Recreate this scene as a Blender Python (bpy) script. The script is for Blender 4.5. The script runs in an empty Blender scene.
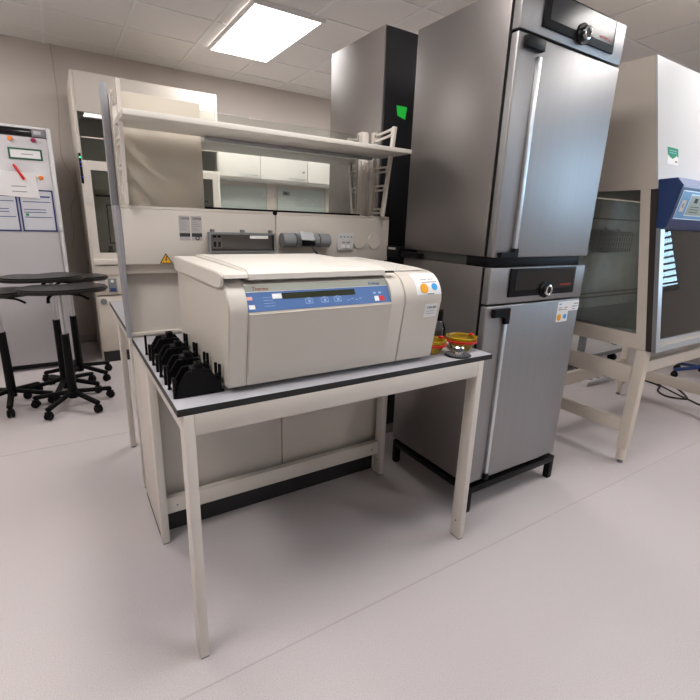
import bpy, bmesh, math, random
from mathutils import Vector, Matrix
random.seed(7)
C = bpy.context.scene
COL = C.collection
PI = math.pi

# ------------------------------------------------------------------ materials
def mat(name, col, rough=.5, metal=0., noise=0., nscale=40., bump=0., bscale=200., stretch=None, coat=0., spec=.5):
    m = bpy.data.materials.new(name); m.use_nodes = True
    nt = m.node_tree; p = nt.nodes['Principled BSDF']
    p.inputs['Base Color'].default_value = (*col, 1); p.inputs['Roughness'].default_value = rough
    p.inputs['Metallic'].default_value = metal; p.inputs['Coat Weight'].default_value = coat
    p.inputs['Specular IOR Level'].default_value = spec
    tc = nt.nodes.new('ShaderNodeTexCoord'); mp = nt.nodes.new('ShaderNodeMapping')
    nt.links.new(tc.outputs['Object'], mp.inputs['Vector'])
    if stretch: mp.inputs['Scale'].default_value = stretch
    if noise:
        n = nt.nodes.new('ShaderNodeTexNoise'); n.inputs['Scale'].default_value = nscale; n.inputs['Detail'].default_value = 3
        nt.links.new(mp.outputs['Vector'], n.inputs['Vector'])
        mx = nt.nodes.new('ShaderNodeMix'); mx.data_type = 'RGBA'
        mx.inputs['A'].default_value = (*[c*(1-noise) for c in col], 1)
        mx.inputs['B'].default_value = (*[min(1, c*(1+noise)) for c in col], 1)
        nt.links.new(n.outputs['Fac'], mx.inputs['Factor']); nt.links.new(mx.outputs['Result'], p.inputs['Base Color'])
    if bump:
        n = nt.nodes.new('ShaderNodeTexNoise'); n.inputs['Scale'].default_value = bscale
        nt.links.new(mp.outputs['Vector'], n.inputs['Vector'])
        b = nt.nodes.new('ShaderNodeBump'); b.inputs['Strength'].default_value = bump; b.inputs['Distance'].default_value = .001
        nt.links.new(n.outputs['Fac'], b.inputs['Height']); nt.links.new(b.outputs['Normal'], p.inputs['Normal'])
    return m

def emit(name, col, s):
    m = bpy.data.materials.new(name); m.use_nodes = True
    p = m.node_tree.nodes['Principled BSDF']
    p.inputs['Base Color'].default_value = (*col, 1)
    p.inputs['Emission Color'].default_value = (*col, 1); p.inputs['Emission Strength'].default_value = s
    return m

def pane_mat(name, tint, refl=1.0, rough=0.0):
    m = bpy.data.materials.new(name); m.use_nodes = True
    nt = m.node_tree; nt.nodes.remove(nt.nodes['Principled BSDF']); out = nt.nodes['Material Output']
    t = nt.nodes.new('ShaderNodeBsdfTransparent'); t.inputs['Color'].default_value = (*tint, 1)
    g = nt.nodes.new('ShaderNodeBsdfGlossy'); g.inputs['Roughness'].default_value = rough
    g.inputs['Color'].default_value = (refl, refl, refl, 1)
    f = nt.nodes.new('ShaderNodeFresnel'); f.inputs['IOR'].default_value = 1.5
    mx = nt.nodes.new('ShaderNodeMixShader')
    nt.links.new(f.outputs[0], mx.inputs[0]); nt.links.new(t.outputs[0], mx.inputs[1]); nt.links.new(g.outputs[0], mx.inputs[2])
    nt.links.new(mx.outputs[0], out.inputs['Surface'])
    return m

M = {}
M['cream'] = mat('cream_laminate', (.62, .575, .52), .45, noise=.02, nscale=8)
M['cream_metal'] = mat('cream_powder_coat', (.65, .605, .55), .4, bump=.15, bscale=900)
M['beige_metal'] = mat('beige_powder_coat', (.66, .59, .51), .42, bump=.15, bscale=900)
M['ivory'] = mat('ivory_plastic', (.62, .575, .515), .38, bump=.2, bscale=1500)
M['ivory_lit'] = mat('ivory_lit_plastic', (.69, .655, .605), .38, bump=.2, bscale=1500)  # lighter copy of the ivory; light from above put into its colour
M['white'] = mat('white_enamel', (.62, .62, .63), .3)
M['whiteboard'] = mat('white_board_enamel', (.52, .51, .53), .22)
M['wall'] = mat('wall_paint', (.60, .55, .51), .8, noise=.02, nscale=5, bump=.2, bscale=300)
M['ceil'] = mat('ceiling_tile', (.78, .76, .74), .9, noise=.03, nscale=60, bump=.5, bscale=250)
M['tgrid'] = mat('white_ceiling_rail', (.8, .8, .79), .5)
M['worktop'] = mat('pale_grey_laminate', (.43, .43, .465), .35, noise=.03, nscale=300)
M['black_edge'] = mat('black_laminate_core', (.008, .008, .009), .45)
M['plinth'] = mat('black_plinth', (.012, .012, .014), .5)
M['black'] = mat('black_plastic', (.004, .004, .005), .45, spec=.15)
M['blackgloss'] = mat('black_gloss', (.006, .006, .007), .15)
M['blackseat'] = mat('black_polyurethane', (.016, .015, .015), .38, bump=.4, bscale=500)
M['tallblack'] = mat('black_cabinet_paint', (.010, .010, .012), .35)
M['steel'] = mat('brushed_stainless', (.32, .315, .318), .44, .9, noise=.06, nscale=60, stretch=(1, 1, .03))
M['steelside'] = mat('shaded_stainless_side', (.25, .23, .226), .40, .9, noise=.07, nscale=3)  # darker copy of the stainless; shade of the oven sides put into its colour
M['steeldark'] = mat('worn_stainless', (.60, .62, .64), .45, .7, noise=.2, nscale=12)
M['chrome'] = mat('chrome', (.75, .75, .76), .15, 1.)
M['satin'] = mat('satin_aluminium', (.62, .64, .66), .38, 1.)
M['greypl'] = mat('grey_plastic', (.20, .205, .22), .5)
M['greyprof'] = mat('grey_painted_profile', (.27, .27, .29), .45)
M['greysock'] = mat('grey_socket_plastic', (.19, .20, .21), .4)
M['frost'] = mat('frosted_cream_glass', (.52, .47, .39), .55)
M['greycab'] = mat('grey_brown_cabinet', (.20, .175, .165), .35)
M['paper'] = mat('paper', (.78, .77, .78), .7)
M['label'] = mat('label_paper', (.80, .80, .80), .6)
M['ink'] = mat('dark_ink', (.03, .03, .035), .7)
M['inkgrey'] = mat('grey_ink', (.25, .25, .27), .7)
M['inkblue'] = mat('blue_ink', (.02, .05, .22), .7)
M['navyframe'] = mat('navy_tape', (.012, .03, .16), .5)
M['greenframe'] = mat('green_tape', (.01, .10, .055), .5)
M['red'] = mat('red_plastic', (.60, .015, .01), .35)
M['redtext'] = mat('red_print', (.22, .01, .012), .5)
M['orange'] = mat('orange_plastic', (.78, .22, .02), .4)
M['magenta'] = mat('magenta_plastic', (.32, .01, .08), .4)
M['dotorange'] = mat('orange_dot', (.80, .36, .01), .6)
M['dotblue'] = mat('blue_dot', (.02, .33, .75), .6)
M['green'] = mat('green_print', (.005, .26, .13), .5)
M['yellowsign'] = mat('yellow_sign', (.85, .42, .01), .5)
M['bluepanel'] = mat('blue_overlay', (.075, .155, .36), .3)
M['palepanel'] = mat('greygreen_overlay', (.30, .32, .28), .35)
M['paleblue'] = mat('pale_blue_print', (.35, .48, .75), .5)
M['lcd'] = mat('unlit_display', (.022, .026, .012), .2)
M['navy'] = mat('navy_console', (.022, .05, .16), .4)
M['navylight'] = mat('pale_blue_console_top', (.28, .33, .50), .4)
M['skyblue'] = mat('sky_blue_overlay', (.10, .27, .52), .35)
M['lcdgrey'] = mat('grey_green_screen', (.30, .33, .27), .3)
M['brownseal'] = mat('dark_brown_seal', (.035, .026, .022), .5)
M['yellowglass'] = None
M['hoodback'] = mat('olive_grey_panel', (.42, .41, .34), .4)
M['bluegreyseat'] = mat('blue_seat', (.01, .04, .16), .5)
M['teal'] = mat('pale_green_back_panel', (.50, .56, .53), .25)
M['whitecab'] = mat('white_cupboard', (.80, .78, .74), .35)
M['warm'] = mat('warm_off_white', (.66, .60, .53), .5)
M['cable'] = mat('black_cable', (.012, .012, .012), .5)
M['hose'] = mat('beige_cable', (.50, .42, .33), .6)
M['seam'] = mat('floor_weld', (.47, .43, .435), .6)
M['blind'] = mat('aluminium_blind', (.50, .55, .58), .4)
M['glass'] = pane_mat('clear_glass', (.93, .95, .94))
M['glassgrey'] = pane_mat('grey_glass', (.90, .92, .90))
M['glassdark'] = pane_mat('smoked_glass', (.80, .84, .84), 1.0)
M['acrylic'] = pane_mat('grey_acrylic', (.80, .78, .78), .9, .08)
M['ledgreen'] = emit('green_led', (.02, .9, .35), 1.5)
M['ledblue'] = emit('blue_led', (.03, .08, .9), 1.2)
M['exitgreen'] = emit('green_sign_reflection', (.01, .30, .03), .6)
m = pane_mat('amber_plastic', (.95, .78, .18)); nt = m.node_tree
_t = [n for n in nt.nodes if n.type == 'BSDF_TRANSPARENT'][0]; _mx = [n for n in nt.nodes if n.type == 'MIX_SHADER'][0]
_d = nt.nodes.new('ShaderNodeBsdfDiffuse'); _d.inputs['Color'].default_value = (.92, .62, .03, 1); _m2 = nt.nodes.new('ShaderNodeMixShader'); _m2.inputs[0].default_value = .35
nt.links.new(_t.outputs[0], _m2.inputs[1]); nt.links.new(_d.outputs[0], _m2.inputs[2]); nt.links.new(_m2.outputs[0], _mx.inputs[1])
M['yellowglass'] = m

# floor: pinkish grey vinyl with fine speckles
m = bpy.data.materials.new('speckled_vinyl'); m.use_nodes = True; nt = m.node_tree; p = nt.nodes['Principled BSDF']
tc = nt.nodes.new('ShaderNodeTexCoord'); n1 = nt.nodes.new('ShaderNodeTexNoise'); n1.inputs['Scale'].default_value = 300; n1.inputs['Detail'].default_value = 2
r1 = nt.nodes.new('ShaderNodeValToRGB'); r1.color_ramp.elements[0].position = .30; r1.color_ramp.elements[0].color = (.44, .40, .41, 1)
r1.color_ramp.elements[1].position = .5; r1.color_ramp.elements[1].color = (.565, .52, .53, 1)
e = r1.color_ramp.elements.new(.70); e.color = (.60, .555, .56, 1)
nt.links.new(tc.outputs['Object'], n1.inputs['Vector']); nt.links.new(n1.outputs['Fac'], r1.inputs['Fac'])
nt.links.new(r1.outputs['Color'], p.inputs['Base Color']); p.inputs['Roughness'].default_value = .42
M['floor'] = m

# ------------------------------------------------------------------ helpers
def wloc(parent):
    v = Vector((0, 0, 0))
    while parent is not None:
        v += parent.location; parent = parent.parent
    return v

def obj(name, bm, m, parent=None, label=None, local=False, smooth=35):
    """link the bmesh as ONE mesh object; geometry is written in room coordinates unless local"""
    me = bpy.data.meshes.new(name)
    if parent is not None and not local:
        bmesh.ops.translate(bm, verts=bm.verts, vec=-wloc(parent))
    bmesh.ops.recalc_face_normals(bm, faces=bm.faces)
    bm.to_mesh(me); bm.free()
    ms = m if isinstance(m, (list, tuple)) else [m]
    for x in ms: me.materials.append(M[x] if isinstance(x, str) else x)
    if smooth:
        me.shade_smooth(); me.set_sharp_from_angle(angle=math.radians(smooth))
    o = bpy.data.objects.new(name, me); COL.objects.link(o)
    if parent is not None: o.parent = parent
    if label: o['label'] = label
    return o

def objs(name, bm, m, parent=None, local=False, smooth=35):
    """one object per separate piece of the bmesh"""
    bm.verts.ensure_lookup_table(); seen = set(); out = []
    for v in bm.verts:
        if v in seen: continue
        st = [v]; isl = []; seen.add(v)
        while st:
            w = st.pop(); isl.append(w)
            for e in w.link_edges:
                q = e.other_vert(w)
                if q not in seen: seen.add(q); st.append(q)
        b = bmesh.new(); vm = {w: b.verts.new(w.co) for w in isl}
        for f in {f for w in isl for f in w.link_faces}: b.faces.new([vm[w] for w in f.verts])
        out.append(obj(name, b, m, parent, None, local, smooth))
    bm.free(); return out

def tag(o, label, cat, group=None, kind=None):
    o['label'] = label; o['category'] = cat
    if group: o['group'] = group
    if kind: o['kind'] = kind
    return o

def thing(name, label, cat, loc=(0, 0, 0), rotz=0, group=None):
    o = bpy.data.objects.new(name, None); COL.objects.link(o)
    o.location = loc; o.rotation_euler = (0, 0, rotz); o.empty_display_size = .05
    return tag(o, label, cat, group)

def NB(): return bmesh.new()

def box(bm, x0, x1, y0, y1, z0, z1, bev=0., seg=2, mi=0):
    b = bmesh.new()
    bmesh.ops.create_cube(b, size=1)
    bmesh.ops.scale(b, verts=b.verts, vec=(abs(x1-x0), abs(y1-y0), abs(z1-z0)))
    bmesh.ops.translate(b, verts=b.verts, vec=((x0+x1)/2, (y0+y1)/2, (z0+z1)/2))
    if bev: bmesh.ops.bevel(b, geom=b.edges[:], offset=bev, segments=seg, affect='EDGES', profile=.5)
    merge(bm, b, mi); return bm

def merge(bm, b, mi=0, mtx=None):
    if mtx is not None: bmesh.ops.transform(b, matrix=mtx, verts=b.verts)
    vm = {v: bm.verts.new(v.co) for v in b.verts}
    for f in b.faces:
        nf = bm.faces.new([vm[v] for v in f.verts]); nf.material_index = mi
    b.free()

def bar(bm, a, b_, w, h, up=(0, 0, 1), bev=0., mi=0):
    """rectangular bar from a to b_, width w sideways, h along up"""
    a = Vector(a); b_ = Vector(b_); d = (b_-a); L = d.length; d.normalize()
    s = d.cross(Vector(up)); s.normalize(); u = s.cross(d)
    b = bmesh.new(); bmesh.ops.create_cube(b, size=1)
    bmesh.ops.scale(b, verts=b.verts, vec=(w, L, h))
    if bev: bmesh.ops.bevel(b, geom=b.edges[:], offset=bev, segments=2, affect='EDGES')
    mt = Matrix((s, d, u)).transposed().to_4x4(); mt.translation = (a+b_)/2
    merge(bm, b, mi, mt); return bm

def cyl(bm, a, b_, r, r2=None, n=24, mi=0, caps=True):
    a = Vector(a); b_ = Vector(b_); d = b_-a; L = d.length
    b = bmesh.new(); bmesh.ops.create_cone(b, cap_ends=caps, segments=n, radius1=r, radius2=r if r2 is None else r2, depth=L)
    mt = d.to_track_quat('Z', 'Y').to_matrix().to_4x4(); mt.translation = (a+b_)/2
    merge(bm, b, mi, mt); return bm

def lathe(bm, prof, c, n=32, mi=0, axis=None):
    """profile [(r,z)...] spun about a vertical axis at c (or along axis)"""
    b = bmesh.new(); rings = []
    for r, z in prof:
        if r < 1e-6: rings.append([b.verts.new((0, 0, z))])
        else: rings.append([b.verts.new((r*math.cos(2*PI*i/n), r*math.sin(2*PI*i/n), z)) for i in range(n)])
    for A, B in zip(rings, rings[1:]):
        for i in range(n):
            j = (i+1) % n
            q = [A[i % len(A)], A[j % len(A)], B[j % len(B)], B[i % len(B)]]
            u = []
            for v in q:
                if v not in u: u.append(v)
            if len(u) > 2: b.faces.new(u)
    mt = Matrix.Identity(4) if axis is None else Vector(axis).to_track_quat('Z', 'Y').to_matrix().to_4x4()
    mt.translation = Vector(c)
    merge(bm, b, mi, mt); return bm

def prism(bm, pts, axis, a0, a1, bev=0., mi=0, seg=2):
    """polygon pts extruded along axis: 'x' pts=(y,z), 'y' pts=(x,z), 'z' pts=(x,y)"""
    b = bmesh.new()
    f3 = {'x': lambda p, a: (a, p[0], p[1]), 'y': lambda p, a: (p[0], a, p[1]), 'z': lambda p, a: (p[0], p[1], a)}[axis]
    v0 = [b.verts.new(f3(p, a0)) for p in pts]; v1 = [b.verts.new(f3(p, a1)) for p in pts]
    c0 = b.faces.new(v0); c1 = b.faces.new(v1[::-1])
    for i in range(len(pts)):
        j = (i+1) % len(pts); b.faces.new((v0[j], v0[i], v1[i], v1[j]))
    if bev:
        bmesh.ops.recalc_face_normals(b, faces=b.faces)
        es = [e for e in b.edges if c0 in e.link_faces or c1 in e.link_faces]
        bmesh.ops.bevel(b, geom=es, offset=bev, segments=seg, affect='EDGES')
    merge(bm, b, mi); return bm

def tube(bm, pts, r, n=8, sub=4, mi=0):
    """smooth round tube through points"""
    P = [Vector(p) for p in pts]; Q = []
    if sub > 1:
        for i in range(len(P)-1):
            p0 = P[max(i-1, 0)]; p1 = P[i]; p2 = P[i+1]; p3 = P[min(i+2, len(P)-1)]
            for k in range(sub):
                t = k/sub
                Q.append(.5*((2*p1)+(p2-p0)*t+(2*p0-5*p1+4*p2-p3)*t*t+(3*p1-p0-3*p2+p3)*t**3))
        Q.append(P[-1])
    else: Q = P
    rings = []
    for i, q in enumerate(Q):
        d = (Q[min(i+1, len(Q)-1)]-Q[max(i-1, 0)]).normalized()
        ref = Vector((0, 0, 1)) if abs(d.z) < .9 else Vector((1, 0, 0))
        s = d.cross(ref).normalized(); u = s.cross(d)
        rings.append([bm.verts.new(q+r*(math.cos(2*PI*k/n)*s+math.sin(2*PI*k/n)*u)) for k in range(n)])
    for A, B in zip(rings, rings[1:]):
        for k in range(n):
            f = bm.faces.new((A[k], A[(k+1) % n], B[(k+1) % n], B[k])); f.material_index = mi
    for R_ in (rings[0], rings[-1][::-1]):
        f = bm.faces.new(R_); f.material_index = mi
    return bm

def frame_rect(bm, x0, x1, z0, z1, w, y0, y1, mi=0):
    box(bm, x0, x1, y0, y1, z0, z0+w, mi=mi); box(bm, x0, x1, y0, y1, z1-w, z1, mi=mi)
    box(bm, x0, x0+w, y0, y1, z0+w, z1-w, mi=mi); box(bm, x1-w, x1, y0, y1, z0+w, z1-w, mi=mi)
    return bm

def text(name, s, size, m, parent, pos, xdir=(1, 0, 0), up=(0, 0, 1), center=False, ext=.0004, squash=1.):
    cu = bpy.data.curves.new(name, 'FONT'); cu.body = s; cu.size = size; cu.extrude = ext; cu.resolution_u = 3
    if center: cu.align_x = 'CENTER'; cu.align_y = 'CENTER'
    t = bpy.data.objects.new('tmp', cu); COL.objects.link(t)
    dg = bpy.context.evaluated_depsgraph_get(); dg.update()
    me = bpy.data.meshes.new_from_object(t.evaluated_get(dg)); bpy.data.objects.remove(t); bpy.data.curves.remove(cu)
    x = Vector(xdir).normalized(); u = Vector(up).normalized(); n = x.cross(u)
    mt = Matrix((x*squash, u, n)).transposed().to_4x4(); mt.translation = Vector(pos)-(wloc(parent) if parent else Vector((0, 0, 0)))
    me.transform(mt); me.materials.clear(); me.materials.append(M[m] if isinstance(m, str) else m); me.name = name
    o = bpy.data.objects.new(name, me); COL.objects.link(o)
    if parent: o.parent = parent
    return o

def copy_tree(o, parent=None):
    c = o.copy(); COL.objects.link(c); c.parent = parent
    for ch in list(o.children): copy_tree(ch, c)
    return c

def struct(name, bm, m, parent=None, smooth=35):
    o = obj(name, bm, m, parent, smooth=smooth)
    if parent is None: o['kind'] = 'structure'
    return o

# ------------------------------------------------------------------ room
XL, XR, YF, YB, ZC = -2.6, 6.0, -3.2, 5.75, 2.95
struct('floor', box(NB(), XL-.1, XR+.1, YF-.1, YB+.1, -.1, 0), 'floor')
struct('ceiling', box(NB(), XL-.1, XR+.1, YF-.1, YB+.1, ZC, ZC+.1), 'ceil')
struct('wall_left', box(NB(), XL-.12, XL, YF, YB, 0, ZC), 'wall')
struct('wall_back', box(NB(), XL-.1, XR+.1, YB, YB+.12, 0, ZC), 'wall')
struct('wall_front', box(NB(), XL-.1, XR+.1, YF-.12, YF, 0, ZC), 'wall')
# right wall with two window openings
WY = [(-2.75, -1.45), (-1.25, .06)]; WZ0, WZ1 = 1.18, 2.65
b = NB()
box(b, XR, XR+.14, YF, YB, 0, WZ0); box(b, XR, XR+.14, YF, YB, WZ1, ZC)
box(b, XR, XR+.14, YF, WY[0][0], WZ0, WZ1); box(b, XR, XR+.14, WY[0][1], WY[1][0], WZ0, WZ1); box(b, XR, XR+.14, WY[1][1], YB, WZ0, WZ1)
struct('wall_right', b, 'wall')
for i, (a, c) in enumerate(WY):
    b = NB()
    for z0, z1 in ((WZ0, WZ0+.05), (WZ1-.05, WZ1)): box(b, XR+.05, XR+.11, a, c, z0, z1)
    for y0, y1 in ((a, a+.05), (c-.05, c)): box(b, XR+.05, XR+.11, y0, y1, WZ0+.05, WZ1-.05)
    w = struct('window_%d' % (i+1), b, 'white')
    obj('pane', box(NB(), XR+.075, XR+.083, a+.05, c-.05, WZ0+.05, WZ1-.05), 'glass', w)
    t = thing('venetian_blind', ['silver slatted blind on the window farther from the wall corner cupboards, out of direct view',
                                 'silver slatted blind on the window nearest the glass-fronted safety cabinet'][i], 'blind', (XR-.02, (a+c)/2, WZ1-.02), 0, 'window blinds')
    obj('head_rail', box(NB(), XR-.04, XR-.005, a, c, WZ1-.01, WZ1+.03, .004), 'white', t)
    s = NB(); z = WZ0
    while z < WZ1-.03:
        bar(s, (XR-.022, a+.01, z), (XR-.022, c-.01, z), .048, .0015, up=(.42, 0, .9)); z += .075
    sl = obj('slats', s, 'blind', t)
for nm, bx in (('baseboard_back', (XL, XR, YB-.012, YB, 0, .09)), ('baseboard_left', (XL, XL+.012, YF, YB-.012, 0, .09)),
               ('baseboard_right', (XR-.012, XR, YF, YB-.012, 0, .09))):
    struct(nm, box(NB(), *bx, .003), 'seam')
for i, (x0, x1, y0, y1) in enumerate([(XL+.02, XR-.02, 1.108, 1.114), (XL+.02, XR-.02, 3.10, 3.106), (XL+.02, XR-.02, -.9, -.894)]):
    struct('trim_%d' % (i+1), box(NB(), x0, x1, y0, y1, 0, .0006), 'seam', smooth=0)
# ceiling rails
b = NB(); x = XL+.3
while x < XR: box(b, x-.012, x+.012, YF, YB, ZC-.006, ZC); x += .6
y = YF+.25
while y < YB: box(b, XL, XR, y-.012, y+.012, ZC-.0055, ZC); y += .6
struct('trim_4', b, 'tgrid', smooth=0)

# ceiling luminaires; those over the centrifuge and before the cupboards are added for brightness
LAMP = emit('lamp_diffuser', (1.0, .955, .92), 14.)
lamp_xy = [(.85, 1.1), (-1.05, 1.0), (3.7, .75), (3.3, -1.6), (1.7, 4.25), (3.1, 3.9), (-1.05, 4.2)]
lamp_lab = ['added directly above the centrifuge table to brighten it', 'above the open floor left of the centrifuge table', 'above the floor right before the safety cabinet', 'near the front wall on the window side',
            'added above the aisle to brighten the white wall cupboards', 'behind the steel ovens',
            'above the aisle in front of the freezer']
proto = None
for (x, y), lb in zip(lamp_xy, lamp_lab):
    if proto is None:
        t = thing('ceiling_light', '', 'ceiling light', (x, y, ZC))
        f = NB(); frame_rect2 = [(-.3, .3, -.6, -.575), (-.3, .3, .575, .6), (-.3, -.275, -.575, .575), (.275, .3, -.575, .575)]
        for q in frame_rect2: box(f, *q, -.03, -.006)
        obj('lamp_frame', f, 'tgrid', t, local=True)
        obj('lamp_diffuser', box(NB(), -.275, .275, -.575, .575, -.026, -.012), LAMP, t, local=True)
        proto = t
    else:
        t = copy_tree(proto); t.location = (x, y, ZC)
    tag(t, 'white rectangular ceiling light ' + lb, 'ceiling light', 'ceiling lights')

# ------------------------------------------------------------------ lab tables
ZT = .89
def lab_table(name, label, x0, x1, y0, y1, legy, stretch_y=None, lx=(.235, 1.437)):
    t = thing(name, label, 'table', ((x0+x1)/2, (y0+y1)/2, 0))
    obj('tabletop', box(NB(), x0+.0015, x1-.0015, y0+.0015, y1-.0015, ZT-.019, ZT, .0008), 'worktop', t)
    b = NB(); frame = [(x0, x1, y0, y0+.0012), (x0, x1, y1-.0012, y1), (x0, x0+.0012, y0+.0012, y1-.0012), (x1-.0012, x1, y0+.0012, y1-.0012)]
    for q in frame: box(b, *q, ZT-.021, ZT-.0005)
    box(b, x0+.001, x1-.001, y0+.001, y1-.001, ZT-.021, ZT-.019)
    obj('edge_band', b, 'black_edge', t)
    a, c = lx
    for i, ly in enumerate(legy):
        for k, xx in enumerate((a, c-.03)):
            b = NB(); box(b, xx, xx+.03, ly, ly+.058, .006, ZT-.0215, .002)
            l = obj('leg', b, 'cream_metal', t)
            obj('foot_pad', box(NB(), xx+.002, xx+.028, ly+.002, ly+.056, 0, .006), 'greypl', l)
            s = NB(); cyl(s, (xx-.0008 if k else xx+.031, ly+.03, .09), (xx+.002, ly+.03, .09), .0035, n=12)
            obj('screw_hole', s, 'ink', l)
    b = NB(); z0, z1 = ZT-.087, ZT-.0215
    box(b, a+.03, c-.03, legy[0]+.001, legy[0]+.029, z0, z1, .002); box(b, a+.03, c-.03, legy[1]+.028, legy[1]+.057, z0, z1, .002)
    objs('apron_rail', b, 'cream_metal', t)
    b = NB(); box(b, a+.001, a+.029, legy[0]+.058, legy[1], z0, z1, .002); box(b, c-.029, c-.001, legy[0]+.058, legy[1], z0, z1, .002)
    objs('side_rail', b, 'cream_metal', t)
    if stretch_y is not None:
        b = NB(); box(b, a+.03, c-.03, stretch_y, stretch_y+.03, .135, .205, .002)
        box(b, a+.03, c-.03, stretch_y-.001, stretch_y+.03, .2052, .211)
        st = obj('stretcher', b, 'cream_metal', t)
        s = NB()
        for xx in (a+.075, c-.075): cyl(s, (xx, stretch_y-.0015, .17), (xx, stretch_y+.005, .17), .0045, n=12)
        objs('screw', s, 'greypl', st)
    return t
lab_table('lab_table', 'cream-framed lab table with pale grey top and black edge carrying the big centrifuge', .22, 1.485, 1.21, 2.095, (1.208, 1.84), 1.86)
lab_table('lab_table', 'empty cream-framed lab table behind the service spine, facing the fume hood', .22, 1.485, 2.245, 3.085, (2.35, 2.86))

# ------------------------------------------------------------------ service spine between the two tables
sp = thing('service_spine', 'cream media column with glass back panels, sockets and grey end posts behind the centrifuge', 'service column', (.88, 2.17, 0))
b = NB(); box(b, .236, .262, 1.90, 2.275, .022, .805, .002)
obj('end_panel', b, 'cream', sp)
box_b = NB(); box(box_b, .236, .262, 1.90, 2.275, 0, .022); obj('end_panel_base', box_b, 'black_edge', sp)
b = NB(); box(b, .263, .84, 1.925, 1.945, .12, .868, .0015); box(b, .845, 1.44, 1.925, 1.945, .12, .868, .0015)
objs('lower_panel', b, 'cream', sp)
obj('plinth', box(NB(), .263, 1.42, 1.935, 2.2, 0, .12), 'plinth', sp)
b = NB(); box(b, .222, 1.545, 2.108, 2.24, ZT+.001, ZT+.016, .002); box(b, .225, 1.542, 2.125, 2.215, ZT+.016, 1.20, .001)
obj('back_panel', b, 'cream', sp)
b = NB(); box(b, .222, .878, 2.06, 2.235, 1.205, 1.425, .003); box(b, .881, 1.546, 2.06, 2.235, 1.205, 1.425, .003); box(b, .222, 1.546, 2.062, 2.235, 1.425, 1.437, .002)
rc = obj('raceway', b, 'cream', sp)
b = NB(); box(b, .224, 1.544, 2.085, 2.21, 1.165, 1.204, .001); obj('raceway_shadow_gap', b, 'warm', sp)
b = NB(); cyl(b, (.876, 2.0585, 1.432), (.876, 2.065, 1.432), .011, n=20); obj('catch', b, 'black', rc)
# grey end posts
b = NB(); prism(b, [(2.095, ZT), (2.15, ZT-.012), (2.238, 1.42), (2.238, 1.436), (2.06, 1.436), (2.06, 1.22)], 'x', .207, .221); obj('end_post', b, 'greyprof', sp)
b = NB(); box(b, .207, .232, 2.205, 2.245, 1.437, 1.90, .002); obj('end_post', b, 'greyprof', sp)
b = NB(); box(b, 1.5465, 1.556, 2.10, 2.24, ZT, 1.44, .002); obj('end_post', b, 'cream', sp)
b = NB(); box(b, 1.412, 1.452, 2.155, 2.205, 1.437, 1.86, .004); obj('glass_post', b, 'cream_metal', sp)
# ladder brackets (one mesh each): posts, rungs with slots and the sloping rail
def bracket(x, sgn):
    b = NB(); yc = 2.18
    Y = lambda v: yc + sgn*(yc-v)*-1 if sgn > 0 else v
    f = (lambda v: v) if sgn < 0 else (lambda v: 2*yc-v)
    box(b, x-.008, x+.008, min(f(2.125), f(2.155)), max(f(2.125), f(2.155)), 1.438, 1.86)
    bar(b, (x, f(2.035), 1.44), (x, f(1.965), 1.865), .014, .022, up=(0, 1, 0))
    def rail_y(z): return 2.035-(z-1.44)*(.07/.425)
    for z in (1.455, 1.475, 1.57, 1.592, 1.66, 1.682):
        bar(b, (x, f(2.14), z), (x, f(rail_y(z)), z), .012, .0085)
    for z in (1.832, 1.858):
        bar(b, (x, f(2.14), z-.02), (x, f(rail_y(z)), z), .012, .010)
    for z in (1.465, 1.581, 1.671, 1.84):
        yy = rail_y(z)
        bar(b, (x, f(yy+.014), z-.012), (x, f(yy+.014), z+.012), .012, .012, up=(0, 1, 0))
        bar(b, (x, f(2.12), z-.018), (x, f(2.12), z+.012), .012, .012, up=(0, 1, 0))
    return b
for x in (.243, 1.478):
    for s in (-1, 1): obj('ladder_bracket', bracket(x, s), 'cream_metal', sp)
obj('frosted_panel', box(NB(), .234, .575, 2.150, 2.156, 1.438, 1.865, .001), 'frost', sp, 'opaque cream glass panel')
obj('glass_pane', box(NB(), .30, 1.405, 2.176, 2.182, 1.438, 1.845, .0005), 'glassgrey', sp, 'clear grey glass pane')
obj('glass_channel', box(NB(), .575, 1.405, 2.140, 2.20, 1.437, 1.447), 'black', sp)
def shelf(label, y0, y1, strip):
    t = thing('shelf', label, 'shelf', (.87, (y0+y1)/2, 1.73))
    obj('board', box(NB(), .236, 1.502, y0, y1, 1.731, 1.750, .0015), 'ivory_lit', t)
    if strip:
        b = NB(); box(b, .575, 1.43, 2.075, 2.10, 1.716, 1.7305, .002)
        obj('light_strip', b, 'greyprof', t)
    return t
shelf('long cream shelf board facing the camera above the centrifuge', 1.85, 2.115, True)
shelf('cream shelf board on the far side of the spine glass, above the empty table', 2.25, 2.50, False)

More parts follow.
